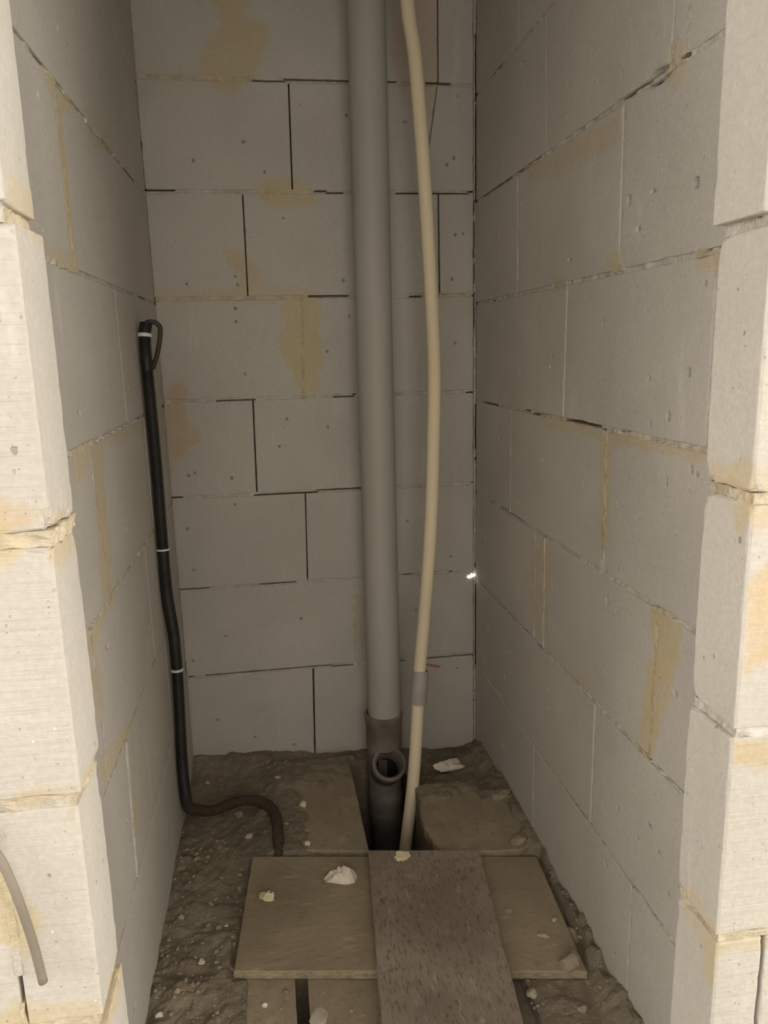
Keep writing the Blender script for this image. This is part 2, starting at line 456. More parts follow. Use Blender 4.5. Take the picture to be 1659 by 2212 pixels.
def box_grid(A, B, C, skip=()):
    """closed box on lattice lines A x B x C; quads wound outward"""
    na, nb, nc = len(A), len(B), len(C)
    idf = lambda i, j, k: (i * nb + j) * nc + k
    quads = []
    def add(ax, fixed, flip):
        if ax == 0: I, J = np.meshgrid(np.arange(nb - 1), np.arange(nc - 1), indexing='ij'); f = lambda a, b: idf(fixed, a, b)
        elif ax == 1: I, J = np.meshgrid(np.arange(nc - 1), np.arange(na - 1), indexing='ij'); f = lambda a, b: idf(b, fixed, a)
        else: I, J = np.meshgrid(np.arange(na - 1), np.arange(nb - 1), indexing='ij'); f = lambda a, b: idf(a, b, fixed)
        I = I.ravel(); J = J.ravel()
        q = np.stack([f(I, J), f(I + 1, J), f(I + 1, J + 1), f(I, J + 1)], 1)
        quads.append(q[:, ::-1] if flip else q)
    for ax, n in ((0, na), (1, nb), (2, nc)):
        if (ax, 0) not in skip: add(ax, 0, True)
        if (ax, 1) not in skip: add(ax, n - 1, False)
    Q = np.concatenate(quads)
    ids, inv = np.unique(Q, return_inverse=True)
    Q = inv.reshape(Q.shape)
    k = ids % nc; j = (ids // nc) % nb; i = ids // (nc * nb)
    return np.stack([A[i], B[j], C[k]], 1), Q

def round_edges(P, lo, hi, r):
    lo = np.array(lo); hi = np.array(hi)
    r = r[:, None]
    c = np.minimum(np.maximum(P, lo + r), hi - r)
    v = P - c
    L = np.linalg.norm(v, axis=1, keepdims=True)
    return np.where(L > r, c + v * r / np.maximum(L, 1e-9), P)

BLOCKS = 0
def wall_block(wall, parent, uL, uR, v0, v1, off=0.0, pits=(), step=.014, rough=1.0, rand_pits=3, chips=()):
    """one block; uL and uR are (bottom, top) positions of its two ends"""
    global BLOCKS
    BLOCKS += 1
    fmap, hand = WALL[wall]
    a, b = .5 * (uL[0] + uL[1]), .5 * (uR[0] + uR[1])
    pl = list(pits)
    pr = np.random.default_rng(100 + BLOCKS)
    for _ in range(rand_pits):
        pl.append((pr.uniform(a + .02, b - .02) if b - a > .06 else .5 * (a + b), pr.uniform(v0 + .02, v1 - .02),
                   pr.uniform(.0018, .0038), pr.uniform(.003, .0055)))
    eu, ev = [], []
    for (pu, pv, ru, rv) in pl:
        eu += [pu + ru * k for k in (-1.12, -1, -.8, -.45, 0, .45, .8, 1, 1.12)]
        ev += [pv + rv * k for k in (-1.12, -1, -.8, -.45, 0, .45, .8, 1, 1.12)]
    U = axis_lines(a, b, step, eu); V = axis_lines(v0, v1, step, ev)
    D = np.array([-.06, -.012, -.004, -.0015, 0.0])
    P, Q = box_grid(U, D, V, skip=((1, 0),))
    W0 = fmap(P[:, 0], P[:, 1], P[:, 2])
    chip = np.clip(vnoise(W0, 48, 5) - .66, 0, 1) * .02 + np.clip(vnoise(W0, 130, 9) - .6, 0, 1) * .006
    r = .0012 + chip * rough
    for (cu, cv, rad, amt) in chips:
        e = np.exp(-((P[:, 0] - cu) ** 2 + (P[:, 2] - cv) ** 2) / rad ** 2)
        r = r + e * amt * np.clip(vnoise(W0, 80, 33) * 2 - .35, 0, 1.2)
    r = np.minimum(r, .03)
    front = P[:, 1] > -1e-6
    q = round_edges(P, (a, -.06, v0), (b, 0, v1), r)
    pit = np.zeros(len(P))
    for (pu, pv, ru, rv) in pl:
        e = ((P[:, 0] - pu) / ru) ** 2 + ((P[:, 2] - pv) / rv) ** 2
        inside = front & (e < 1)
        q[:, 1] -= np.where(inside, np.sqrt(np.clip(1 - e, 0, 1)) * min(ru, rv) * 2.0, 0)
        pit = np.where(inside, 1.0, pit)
    t = (q[:, 2] - v0) / (v1 - v0)
    s = (q[:, 0] - a) / (b - a)
    u = (uL[0] + (uL[1] - uL[0]) * t) * (1 - s) + (uR[0] + (uR[1] - uR[0]) * t) * s
    X = fmap(u, q[:, 1] + off, q[:, 2])
    st, tone, amt = stain_attrs(wall, u, q[:, 2])
    if hand < 0: Q = Q[:, ::-1]
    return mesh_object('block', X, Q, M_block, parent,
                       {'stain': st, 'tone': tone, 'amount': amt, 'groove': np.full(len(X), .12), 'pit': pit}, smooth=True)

def joint_strip(wall, parent, u0, u1, v0, v1, depth=-.003, crack=.62, amp=.003, seed=0, name='mortar_joint', slant=0.0, gaps=()):
    """mortar bed: a strip with a rough face, dropping into an open crack along one edge where it has shrunk"""
    fmap, hand = WALL[wall]
    vertical = (v1 - v0) > (u1 - u0)
    if vertical:
        u0, u1 = u0 - .0012, u1 + .0012
        nu, nv = 8, max(4, int((v1 - v0) / .005))
    else:
        v0, v1 = v0 - .0012, v1 + .0012
        nu, nv = max(4, int((u1 - u0) / .005)), 8
    U, V = np.meshgrid(np.linspace(u0, u1, nu + 1), np.linspace(v0, v1, nv + 1), indexing='ij')
    fu = (U - u0) / (u1 - u0); fv = (V - v0) / (v1 - v0)
    cross = (fu if vertical else fv).ravel(); along = (fv if vertical else fu).ravel()
    U = U.ravel(); V = V.ravel()
    if vertical: U = U + slant * (along - .5)
    P3 = np.stack([U, V, U * 0 + seed * 3.7], 1)
    d = depth + (fbm(P3, 60, seed, 3) - .5) * 2 * amp
    cn = fbm(P3 * ([1, 0, 1] if not vertical else [0, 1, 1]), 7, seed + 5, 4)
    side = vnoise(P3 * ([1, 0, 1] if not vertical else [0, 1, 1]), 3, seed + 9) > .45
    edge = np.where(side, cross, 1 - cross)
    d = np.where((cn > crack) & (edge > .58), -.03, d)
    st, tone, amt = stain_attrs(wall, U, V)
    d = np.where(st > -.1, .0006 + (fbm(P3, 90, seed, 3) - .5) * .0024, d)
    for (g0, g1, part) in gaps:
        d = np.where((U > g0) & (U < g1) & (cross > 1 - part + .25 * (cn - .5)), -.035, d)
    d = np.where((cross < .01) | (cross > .99), np.minimum(d, -.007), d)
    X = fmap(U, d, V)
    i, j = np.meshgrid(np.arange(nu), np.arange(nv), indexing='ij')
    i = i.ravel(); j = j.ravel(); n = nv + 1
    Q = np.stack([i * n + j, i * n + j + 1, (i + 1) * n + j + 1, (i + 1) * n + j], 1)
    if hand > 0: Q = Q[:, ::-1]
    return mesh_object(name, X, Q, M_mortar, parent, {'stain': st, 'tone': tone, 'amount': amt, 'groove': np.zeros(len(X))})

def plain_box(name, lo, hi, mat, parent=None):
    A, B, C = (np.array([lo[i], hi[i]], float) for i in range(3))
    P, Q = box_grid(A, B, C)
    return mesh_object(name, P, Q, mat, parent)

def build_wall(name, wall, zs, rows, ulo, uhi, gap, core, pits=(), cracks=(), joint_amp=.003, gaps={}, chips=()):
    """zs: heights of the bed joints from the top down; rows[i]: the upright joints of the course above zs[i]
       as (u at bottom, u at top, gap width, kind), kind = open / mortar / tight / flush"""
    w = plain_box(name, core[0], core[1], M_core)
    w['kind'] = 'structure'
    tops = [2.62] + list(zs[:-1]); bots = list(zs)
    for i, (zt, zb) in enumerate(zip(tops, bots)):
        v0, v1 = zb + gap / 2, zt - gap / 2
        ends = [((ulo, ulo), None)]
        cur = (ulo, ulo)
        for (ub, ut, gw, kind) in sorted(rows[i], key=lambda t: t[0]) + [(uhi, uhi, 0, 'end')]:
            a = cur; b = (ub - gw / 2, ut - gw / 2)
            pp = [p for p in pits if min(a) + .01 < p[0] < max(b) - .01 and v0 + .01 < p[1] < v1 - .01]
            wall_block(wall, w, a, b, v0, v1, off=random.uniform(-.0012, .0008), pits=pp, chips=chips)
            if kind in ('mortar', 'flush', 'ridge'):
                dd = {'mortar': -.0025, 'flush': -.0006, 'ridge': .0012}[kind]
                lean = (ut - ub)
                um = .5 * (ub + ut)
                joint_strip(wall, w, um - gw / 2 - .0012, um + gw / 2 + .0012, v0, v1, dd, .66 if kind == 'mortar' else .9,
                            .0016, seed=i * 7 + int(um * 100), slant=lean)
            cur = (ub + gw / 2, ut + gw / 2)
        if zb > .02:
            joint_strip(wall, w, ulo, uhi, zb - gap / 2 - .0012, zb + gap / 2 + .0012, -.0028, cracks[i] if i < len(cracks) else .56,
                        joint_amp, seed=i * 3 + ord(wall), gaps=gaps.get(i, ()))
    return w

TI = .0008
# the back wall
zB = [1.7726 - .25 * k for k in range(7)] + [-.02]
rowsB = [[(.457, .459, .003, 'open')],
         [(.088, .091, .0036, 'open'), (.416, .4545, .0016, 'open')],
         [(-.035, -.033, .0030, 'open'), (.456, .455, .0038, 'open')],
         [(.091, .102, .004, 'flush')],
         [(-.042, -.038, .0036, 'open')],
         [(.080, .085, .0026, 'open')],
         [(.203, .208, .004, 'mortar')],
         [(.077, .084, .0042, 'open')]]
wall_back = build_wall('wall_back', 'B', zB, rowsB, -.262, .5455, .0085,
                       ((-.36, Y_BACK + .055, -.6), (.66, Y_BACK + .16, 2.62)), cracks=[.54, .47, .54, .56, .54, .54, .53],
                       gaps={2: ((.118, .215, .5),), 0: ((.43, .49, .5),)})
cs = joint_strip('B', wall_back, .5478, .5536, -.02, 2.62, -.004, .55, .004, seed=77, name='corner_mortar')

# the left wall of the niche
zL = [1.7622 - .25 * k for k in range(7)] + [-.03]
rowsL = [[(1.32, 1.32, TI, 'tight')],
         [(1.55, 1.55, TI, 'tight')],
         [(1.211, 1.199, .007, 'ridge'), (1.72, 1.72, TI, 'tight')],
         [(1.50, 1.50, TI, 'tight')],
         [(1.214, 1.179, .006, 'flush'), (1.69, 1.69, TI, 'tight')],
         [(1.088, 1.078, .006, 'flush'), (1.56, 1.56, TI, 'tight')],
         [(1.204, 1.224, .005, 'ridge'), (1.70, 1.70, TI, 'tight')],
         [(1.47, 1.47, TI, 'tight')]]
wall_left = build_wall('wall_left', 'L', zL, rowsL, .756, 2.004, .0065,
                       ((-.43, .756, -.6), (-.328, 2.16, 2.62)), cracks=[.62, .60, .62, .68, .68, .68, .68],
                       gaps={1: ((1.50, 1.62, .55), (1.735, 1.86, .5))}, chips=((1.56, 1.512, .04, .010),))

# the right wall of the niche
zR = [1.7496 - .25 * k for k in range(7)] + [-.035]
rowsR = [[(1.684, 1.684, .0022, 'open'), (1.20, 1.20, TI, 'tight')],
         [(1.513, 1.526, .003, 'mortar'), (1.053, 1.046, .003, 'mortar'), (1.015, 1.012, .006, 'ridge')],
         [(1.669, 1.677, .004, 'flush'), (1.185, 1.189, .005, 'mortar')],
         [(1.538, 1.526, .003, 'flush'), (1.396, 1.391, .003, 'mortar'), (.916, .916, .006, 'mortar')],
         [(1.707, 1.708, .004, 'ridge'), (1.204, 1.211, .008, 'ridge')],
         [(1.535, 1.538, .005, 'ridge'), (1.480, 1.485, .006, 'ridge'), (1.016, 1.012, .005, 'flush')],
         [(1.215, 1.213, .003, 'mortar'), (1.69, 1.69, .003, 'flush')],
         [(1.047, 1.050, .003, 'flush'), (1.52, 1.52, TI, 'tight')]]
pitsR = [(.968, 1.099, .006, .007), (1.014, 1.036, .006, .008), (1.065, 1.02, .004, .006), (1.161, 1.351, .007, .008),
         (.976, 1.339, .008, .008), (.946, .97, .005, .006), (1.185, .705, .006, .009), (1.008, .943, .004, .008),
         (1.11, .354, .005, .007), (.94, .318, .005, .006), (.951, .64, .004, .006), (1.30, 1.22, .004, .005)]
wall_right = build_wall('wall_right', 'R', zR, rowsR, .756, 2.004, .0075,
                        ((xr(.7) + .055, .756, -.6), (xr(.7) + .16, 2.16, 2.62)), pits=pitsR,
                        cracks=[.66, .55, .6, .58, .5, .53, .58],
                        gaps={1: ((1.06, 1.20, .45), (1.01, 1.03, .6)), 3: ((1.235, 1.39, .62), (.755, .80, .9)), 5: ((.88, 1.02, .35),)},
                        chips=((1.085, 1.505, .028, .028), (1.20, 1.50, .02, .010), (.79, 1.0, .02, .01), (1.21, .75, .03, .008)))

# the front wall either side of the opening, one block thick
wall_front = empty('wall_front', (.13, .71, 0))
wall_front['kind'] = 'structure'
CHIPS = [((.460, .752, 1.238), .016, .007), ((.464, .752, .985), .035, .012), ((.462, .752, .735), .03, .010), ((.462, .752, .48), .03, .01),
         ((-.19, .72, .985), .04, .010), ((-.19, .68, .985), .03, .012), ((-.192, .67, 1.245), .03, .008), ((.466, .67, .99), .04, .008),
         ((-.19, .752, .735), .03, .012), ((-.19, .752, .49), .03, .008), ((.466, .67, .74), .02, .006)]
def front_block(x0, x1, z0, z1, xj=None, groove=1.0, step=.011):
    A = axis_lines(x0, x1, step if x1 - x0 < .3 else .02); B = axis_lines(.67, .752, .009); C = axis_lines(z0, z1, step)
    P, Q = box_grid(A, B, C)
    r = .0012 + np.clip(vnoise(P, 40, 5) - .62, 0, 1) * .010 + np.clip(vnoise(P, 120, 8) - .5, 0, 1) * .005
    for (c, rad, amt) in CHIPS:
        e = np.exp(-((P - np.array(c)) ** 2).sum(1) / rad ** 2)
        r = r + e * amt * np.clip(vnoise(P, 75, 21) * 2.2 - .5, 0, 1.3)
    r = np.minimum(r, .035)
    X = round_edges(P, (x0, .67, z0), (x1, .752, z1), r)
    onj = np.abs(P[:, 0] - (xj if xj is not None else 99)) < .002
    s1 = stain_attrs('F', X[:, 0], X[:, 2]); s2 = stain_attrs('LJ' if x0 < 0 else 'RJ', X[:, 1], X[:, 2])
    st, tone, amt = (np.where(onj, b, a) for a, b in zip(s1, s2))
    # rough skin where the edge is broken
    X = X + (np.stack([vnoise(P, 170, 31 + k) for k in range(3)], 1) - .5) * np.clip(r - .006, 0, .008)[:, None] * .6
    gr = np.where(onj, .12 if x0 > 0 else .35, groove)
    return mesh_object('block', X, Q, M_block, wall_front, {'stain': st, 'tone': tone, 'amount': amt, 'groove': gr})

def front_plug(x0, x1, z0, z1, seed):
    A = axis_lines(x0, x1, .002, edge=()); B = axis_lines(.6695, .72, .006, edge=()); C = axis_lines(z0, z1, .005, edge=())
    P, Q = box_grid(A, B, C)
    X = P + (np.stack([fbm(P, 60, seed + k, 4) for k in range(3)], 1) - .5) * np.array([.004, .004, .012])
    st, tone, amt = stain_attrs('F', X[:, 0], X[:, 2])
    return mesh_object('mortar_joint', X, Q, M_mortar, wall_front, {'stain': st, 'tone': tone, 'amount': amt, 'groove': np.zeros(len(X))})

def front_mortar(x0, x1, zc, h, amp, seed):
    A = axis_lines(x0, x1, .0055 if x1 - x0 < .3 else .011, edge=()); B = axis_lines(.672, .750, .0055, edge=()); C = axis_lines(zc - h, zc + h, .004, edge=())
    P, Q = box_grid(A, B, C)
    n = np.stack([fbm(P, 55, seed + k, 4) for k in range(3)], 1) - .5
    X = P + n * np.array([amp * 2, amp * 2, amp * .8]) + (np.stack([vnoise(P, 190, seed + 9 + k) for k in range(3)], 1) - .5) * .003
    s1 = stain_attrs('F', X[:, 0], X[:, 2]); s2 = stain_attrs('LJ' if x0 < 0 else 'RJ', X[:, 1], X[:, 2])
    m = s2[0] > s1[0]
    st, tone, amt = (np.where(m, b, a) for a, b in zip(s1, s2))
    return mesh_object('mortar_joint', X, Q, M_mortar, wall_front, {'stain': st, 'tone': tone, 'amount': amt, 'groove': np.zeros(len(X))})

zFL = [1.99, 1.75, 1.50, 1.252, .987, .740, .497, .25, -.03]
xjL = [-.191, -.194, -.191, -.195, -.1895, -.1905, -.1945, -.192, -.191]
zFR = [1.99, 1.75, 1.497, 1.247, .987, .736, .486, .236, -.03]
xjR = [.460, .462, .456, .4525, .4615, .4625, .4605, .462, .462]
gFL = [.2, .2, .2, .3, 1.0, 1.0, .6, .5, .5]
for i in range(1, 9):
    zt = ([2.25] + zFL)[i]; zb = zFL[i]
    # left side of the opening
    far = -.62
    split = {6: -.266, 4: -.45, 2: -.45, 0: -.45, 8: -.45, 5: -.36, 7: -.38}.get(i)
    h = .0065
    if split:
        front_block(split + .002, xjL[i], zb + h, zt - h, xjL[i], gFL[i])
        front_block(far, split - .002, zb + h, zt - h, None, gFL[i])
    else:
        front_block(far, xjL[i], zb + h, zt - h, xjL[i], gFL[i])
    if zb > 0: front_mortar(far, xjL[i] - .005 + (.005 if i == 4 else 0), zb, .0070, .005 if i == 4 else .0028, 40 + i)
    # right side
    zt = ([2.25] + zFR)[i]; zb = zFR[i]
    far = .92
    split = {8: .70, 7: .5205, 5: .72, 3: .72, 1: .72}.get(i)
    h = .0055
    if split:
        front_block(xjR[i], split - .0025, zb + h, zt - h, xjR[i], .7)
        front_block(split + .0025, far, zb + h, zt - h, None, .7)
    else:
        front_block(xjR[i], far, zb + h, zt - h, xjR[i], .7)
    if zb > 0: front_mortar(xjR[i] + (.014 if i == 3 else .004), far, zb, .0056, .0026, 60 + i)
front_plug(-.2695, -.2625, .565, .738, 91)
front_plug(-.2690, -.2655, .50, .53, 95)
plain_box('lintel', (-.62, .672, 2.003), (.92, .750, 2.62), M_core, wall_front)
plain_box('reveal_packing', (-.43, .752, -.05), (-.285, .7555, 2.62), M_core, wall_front)
plain_box('reveal_packing', (.578, .752, -.05), (.75, .7555, 2.62), M_core, wall_front)

ceil = plain_box('ceiling', (-.44, .752, 2.62), (.76, 2.17, 2.72), M_core)
ceil['kind'] = 'structure'

# daylight coming through a hole in the mortar at the back right corner
def rock_mesh(size, seed, sub=2, rough=.35, flat_bottom=.35):
    bm = bmesh.new()
    bmesh.ops.create_icosphere(bm, subdivisions=sub, radius=1)
    P = np.array([v.co[:] for v in bm.verts])
    F = [[v.index for v in f.verts] for f in bm.faces]
    bm.free()
    off = np.array([seed * 1.37, seed * .73, seed * 2.11])
    n = fbm(P + off, 1.3, seed, 2) - .5
    n2 = fbm(P + off, 4.5, seed + 3, 2) - .5
    P = P * (1 + n * rough * 2.2 + n2 * rough * .9)[:, None]
    # facets: cut by a few planes
    rr = np.random.default_rng(seed)
    for _ in range(7):
        d = rr.normal(size=3); d /= np.linalg.norm(d)
        h = rr.uniform(.55, .85)
        k = P @ d
        P = P - np.maximum(k - h, 0)[:, None] * d
    P[:, 2] = np.maximum(P[:, 2], -flat_bottom)
    P = P * (np.array(size) / 2)
    P[:, 2] -= P[:, 2].min()
    return P, F

def rock(name, loc, size, seed, mat, rot=0.0, tilt=0.0, sub=3, rough=.35):
    P, F = rock_mesh(size, seed, sub, rough)
    ct, s_ = math.cos(tilt), math.sin(tilt)
    P = P @ np.array([[ct, 0, -s_], [0, 1, 0], [s_, 0, ct]]).T
    c, s = math.cos(rot), math.sin(rot)
    P = P @ np.array([[c, -s, 0], [s, c, 0], [0, 0, 1]]).T
    P[:, 2] -= P[:, 2].min()
    o = mesh_object(name, P, F, mat)
    o.location = loc
    return o

V, F = [], []
for k, (x, z, s) in enumerate([(.531, .5075, .004), (.537, .5088, .005), (.5425, .5105, .0055), (.548, .5125, .005), (.540, .5150, .0028), (.5345, .5045, .003)]):
    P, f = rock_mesh((s * 2, .003, s * 2.2), 300 + k, 1, .4)
    P += np.array([x, Y_BACK - .0005, z - s])
    F += [[i + len(V) for i in q] for q in f]; V += P.tolist()
leak = mesh_object('daylight_gap', V, F, M_day, wall_back)

# ------------------------------------------------------------------ floor of dirt with the shaft for the pipes
A_POLY = [(-.092, 1.561), (.539, 1.443), (.519, 1.120), (-.121, 1.235)]
HOLE = (.163, .318, 1.46, 1.945)
TRENCH = (-.0085, .0120, .80, 1.235)
def ground(x, y):
    P = np.stack([x, y, x * 0], 1)
    h = (fbm(P, 9, 11, 4) - .5) * .024 + (fbm(P, 70, 13, 3) - .5) * .007
    b = np.clip((y - 1.93) / .07, 0, 1)                       # dust piled against the back wall
    h += b * np.clip(.024 - .045 * np.clip((x - .0) / .55, 0, 1), -.02, .03)
    sm = lambda t: np.clip(t, 0, 1) ** 2 * (3 - 2 * np.clip(t, 0, 1))
    h += .022 * sm(1 - (x + .262) / .22) * sm((1.75 - y) / .45) * (0.2 + 1.4 * fbm(P, 24, 19, 3))
    h += .034 * sm(1 - (.556 - x) / .055) * (0.1 + 1.4 * fbm(P, 26, 23, 3))
    h += .010 * sm(-x / .08) * sm((y - 1.48) / .12)
    clod = np.clip(vnoise(P, 38, 41) - .55, 0, 1) * vnoise(P, 12, 43)
    h += .030 * clod
    wD = sm((x + .10) / .075) * sm((.19 - x) / .005) * sm((y - 1.50) / .03) * sm((1.98 - y) / .05)
    drift = (.014 * sm((.070 - x + .07 * (fbm(P, 16, 47, 4) - .5)) / .07)
             + .020 * sm((y - 1.80 + .14 * (fbm(P, 14, 49, 4) - .5)) / .08))
    h = h * (1 - wD) + wD * (.0125 + np.minimum(drift, .022) + (fbm(P, 60, 51, 3) - .5) * .007)
    sdA = poly_sd(x, y, A_POLY)
    h = np.where(sdA > -.012, np.minimum(h, .001 + np.clip(-sdA, 0, .012) * .6), h)
    wE = sm((x - .300) / .01) * sm((y - 1.455) / .012) * sm((1.80 - y) / .06)
    drift = (.018 * sm((y - 1.655 + .10 * (fbm(P, 16, 57, 4) - .5)) / .05)
             + .020 * sm((x - .512 + .06 * (fbm(P, 18, 59, 4) - .5)) / .035))
    hE = .0195 + np.minimum(drift, .026) + (fbm(P, 55, 61, 3) - .5) * .008
    h = np.where(sdA > -.004, h, h * (1 - wE) + wE * hE)
    slab = (y < 1.235) & (x > -.095) & (x < .40)
    h = np.where(slab, np.minimum(h, -.012), h)
    h0, h1, h2, h3 = HOLE
    h = np.where((x > h0) & (x < h1) & (y > h2) & (y < h3), -.75, h)
    t0, t1, t2, t3 = TRENCH
    h = np.where((x > t0 - .001) & (x < t1 + .001) & (y > t2) & (y < t3), -.10, h)
    return h
gx = axis_lines(-.335, .63, .0064, [HOLE[0], HOLE[0] + .001, HOLE[1], HOLE[1] - .001, TRENCH[0], TRENCH[0] - .0015, TRENCH[1], TRENCH[1] + .0015], edge=())
gy = np.unique(np.concatenate([np.arange(.752, 1.02, .03), axis_lines(1.02, 2.075, .0066, [HOLE[2], HOLE[3], HOLE[2] + .001, HOLE[3] - .001], edge=())]))
GX, GY = np.meshgrid(gx, gy, indexing='ij')
hz = ground(GX.ravel(), GY.ravel())
i, j = np.meshgrid(np.arange(len(gx) - 1), np.arange(len(gy) - 1), indexing='ij')
i = i.ravel(); j = j.ravel(); n = len(gy)
floor = mesh_object('floor', np.stack([GX.ravel(), GY.ravel(), hz], 1),
                    np.stack([i * n + j, (i + 1) * n + j, (i + 1) * n + j + 1, i * n + j + 1], 1), M_dirt)
floor['kind'] = 'structure'
plain_box('shaft_bottom', (-.335, .752, -.80), (.63, 2.075, -.755), M_dirt, floor)
plain_box('outer_slab', (-3.2, -3.0, -.10), (3.4, .751, -.035), M_core, floor)
def floor_height(x, y):
    return float(ground(np.array([x]), np.array([y]))[0])

def slab(name, poly, z0, z1, mat, seed, jag=.003, seg=.012, parent=None, bevel=.002, edge_mat=None, undul=.0015):
    """flat piece with an irregular outline, real thickness and a worn top edge"""
    P = np.array(poly, float); pts = []
    for k in range(len(P)):
        a, b = P[k], P[(k + 1) % len(P)]
        m = max(1, int(np.linalg.norm(b - a) / seg))
        for t in range(m): pts.append(a + (b - a) * t / m)
    pts = np.array(pts)
    c = pts.mean(0)
    nrm = pts - c; nrm /= np.linalg.norm(nrm, axis=1, keepdims=True)
    P3 = np.stack([pts[:, 0], pts[:, 1], pts[:, 0] * 0], 1)
    pts = pts + nrm * ((fbm(P3, 50, seed, 4) - .5) * 2 * jag)[:, None]
    n = len(pts)
    rings = [(pts, z0), (pts, z1 - bevel), (pts - nrm * bevel, z1)]
    for s in (.93, .8, .62, .42, .2): rings.append((c + (pts - c) * s, z1))
    V = []
    for k, (q, z) in enumerate(rings):
        zz = np.full(n, z)
        if k > 2:
            zz = zz + (fbm(np.stack([q[:, 0], q[:, 1], q[:, 0] * 0], 1), 25, seed + 2, 3) - .5) * 2 * undul
        V.append(np.stack([q[:, 0], q[:, 1], zz], 1))
    V = np.concatenate(V + [np.array([[c[0], c[1], z1]])])
    F = []
    for k in range(len(rings) - 1):
        for m in range(n):
            m2 = (m + 1) % n
            F.append([k * n + m, k * n + m2, (k + 1) * n + m2, (k + 1) * n + m])
    L = (len(rings) - 1) * n
    for m in range(n): F.append([L + m, L + (m + 1) % n, len(V) - 1])
    F.append(list(range(n))[::-1])
    # outline may be clockwise
    area = 0.5 * np.sum(pts[:, 0] * np.roll(pts[:, 1], -1) - np.roll(pts[:, 0], -1) * pts[:, 1])
    if area < 0: F = [f[::-1] for f in F]
    o = mesh_object(name, V, F, mat, parent)
    if edge_mat:
        o.data.materials.append(edge_mat)
        for p in o.data.polygons:
            if p.index < 2 * n and p.index < n: p.material_index = 1
    return o

# two floor slabs either side of the open gap in front
slab('floor_slab', [(.0130, .80), (.150, .80), (.150, 1.25), (.0130, 1.25)], -.03, .0005, M_slab, 3, .0012, parent=floor)
slab('floor_slab', [(-.125, .80), (-.0095, .80), (-.0095, 1.25), (-.125, 1.25)], -.03, .0005, M_slab, 4, .0012, parent=floor)

# boards and slabs covering the shaft
o = slab('chipboard_sheet', A_POLY, .0035, .0200, M_board, 5, .0016, edge_mat=M_edge)
tag(o, 'wide dusty brown board lying crosswise under the speckled plank', 'board')
o = slab('wooden_plank', [(.166, 1.503), (.410, 1.457), (.338, .80), (.108, .80)], .0215, .0440, M_plank, 6, .0018, undul=.001)
tag(o, 'dark speckled weathered plank running toward the viewer on top of the crosswise board', 'plank')
o = slab('cover_slab', [(-.004, 1.5655), (.171, 1.5325), (.1685, 1.915), (.0, 1.93)], .004, .0205, M_slab, 8, .0018)
tag(o, 'dusty flat slab half buried in dirt left of the pipe shaft', 'slab')
o = slab('broken_slab', [(.318, 1.685), (.313, 1.640), (.311, 1.580), (.318, 1.530), (.332, 1.500), (.350, 1.478), (.44, 1.468), (.505, 1.458),
                         (.537, 1.475), (.545, 1.540), (.530, 1.60), (.545, 1.66), (.520, 1.715), (.42, 1.705)], .004, .0290, M_slab, 9, .007, bevel=.0045, undul=.002)
tag(o, 'broken thick slab with rounded chipped corner right of the pipe shaft', 'slab')

# ------------------------------------------------------------------ pipes and conduits
def catmull(pts, spacing):
    P = np.array(pts, float)
    P = np.concatenate([[2 * P[0] - P[1]], P, [2 * P[-1] - P[-2]]])
    out = []
    for k in range(1, len(P) - 2):
        p0, p1, p2, p3 = P[k - 1:k + 3]
        m = max(2, int(np.linalg.norm(p2 - p1) / spacing))
        for t in np.linspace(0, 1, m, endpoint=False):
            out.append(.5 * ((2 * p1) + (p2 - p0) * t + (2 * p0 - 5 * p1 + 4 * p2 - p3) * t * t + (3 * p1 - p0 - 3 * p2 + p3) * t ** 3))
    out.append(P[-2])
    return np.array(out)

def sweep(path, radius, sides=16, caps=True):
    """tube along a polyline; radius: float or array"""
    path = np.asarray(path, float); n = len(path)
    R = np.full(n, radius) if np.isscalar(radius) else np.asarray(radius)
    T = np.gradient(path, axis=0); T /= np.linalg.norm(T, axis=1, keepdims=True)
    ref = np.array([1.0, 0, 0]) if abs(T[0][0]) < .8 else np.array([0, 1.0, 0])
    N = np.cross(T[0], ref); N /= np.linalg.norm(N)
    V = []
    ang = np.linspace(0, 2 * math.pi, sides, endpoint=False)
    for k in range(n):
        N = N - T[k] * (N @ T[k]); N /= np.linalg.norm(N)
        B = np.cross(T[k], N)
        V.append(path[k] + R[k] * (np.cos(ang)[:, None] * N + np.sin(ang)[:, None] * B))
    V = np.concatenate(V)
    F = []
    for k in range(n - 1):
        for a in range(sides):
            b = (a + 1) % sides
            F.append([k * sides + a, k * sides + b, (k + 1) * sides + b, (k + 1) * sides + a])
    if caps:
        F.append(list(range(sides))[::-1]); F.append([(n - 1) * sides + a for a in range(sides)])
    return V, F

def tube(name, path, radius, mat, parent=None, sides=16, caps=True, smooth=True):
    V, F = sweep(path, radius, sides, caps)
    return mesh_object(name, V, F, mat, parent, smooth=smooth)

def lathe(name, base, axis, prof, mat, parent=None, sides=40, smooth=True):
    """turned part: prof = (distance along axis, radius)"""
    ax = Vector(axis).normalized()
    q = Vector((0, 0, 1)).rotation_difference(ax)
    V, F = [], []
    for (s, r) in prof:
        for a in range(sides):
            t = 2 * math.pi * a / sides
            V.append(Vector(base) + q @ Vector((r * math.cos(t), r * math.sin(t), s)))
    for k in range(len(prof) - 1):
        for a in range(sides):
            b = (a + 1) % sides
            F.append([k * sides + a, k * sides + b, (k + 1) * sides + b, (k + 1) * sides + a])
    o = mesh_object(name, [v[:] for v in V], F, mat, parent, smooth=smooth)
    m = o.modifiers.new('split', 'EDGE_SPLIT'); m.split_angle = math.radians(40)
    return o

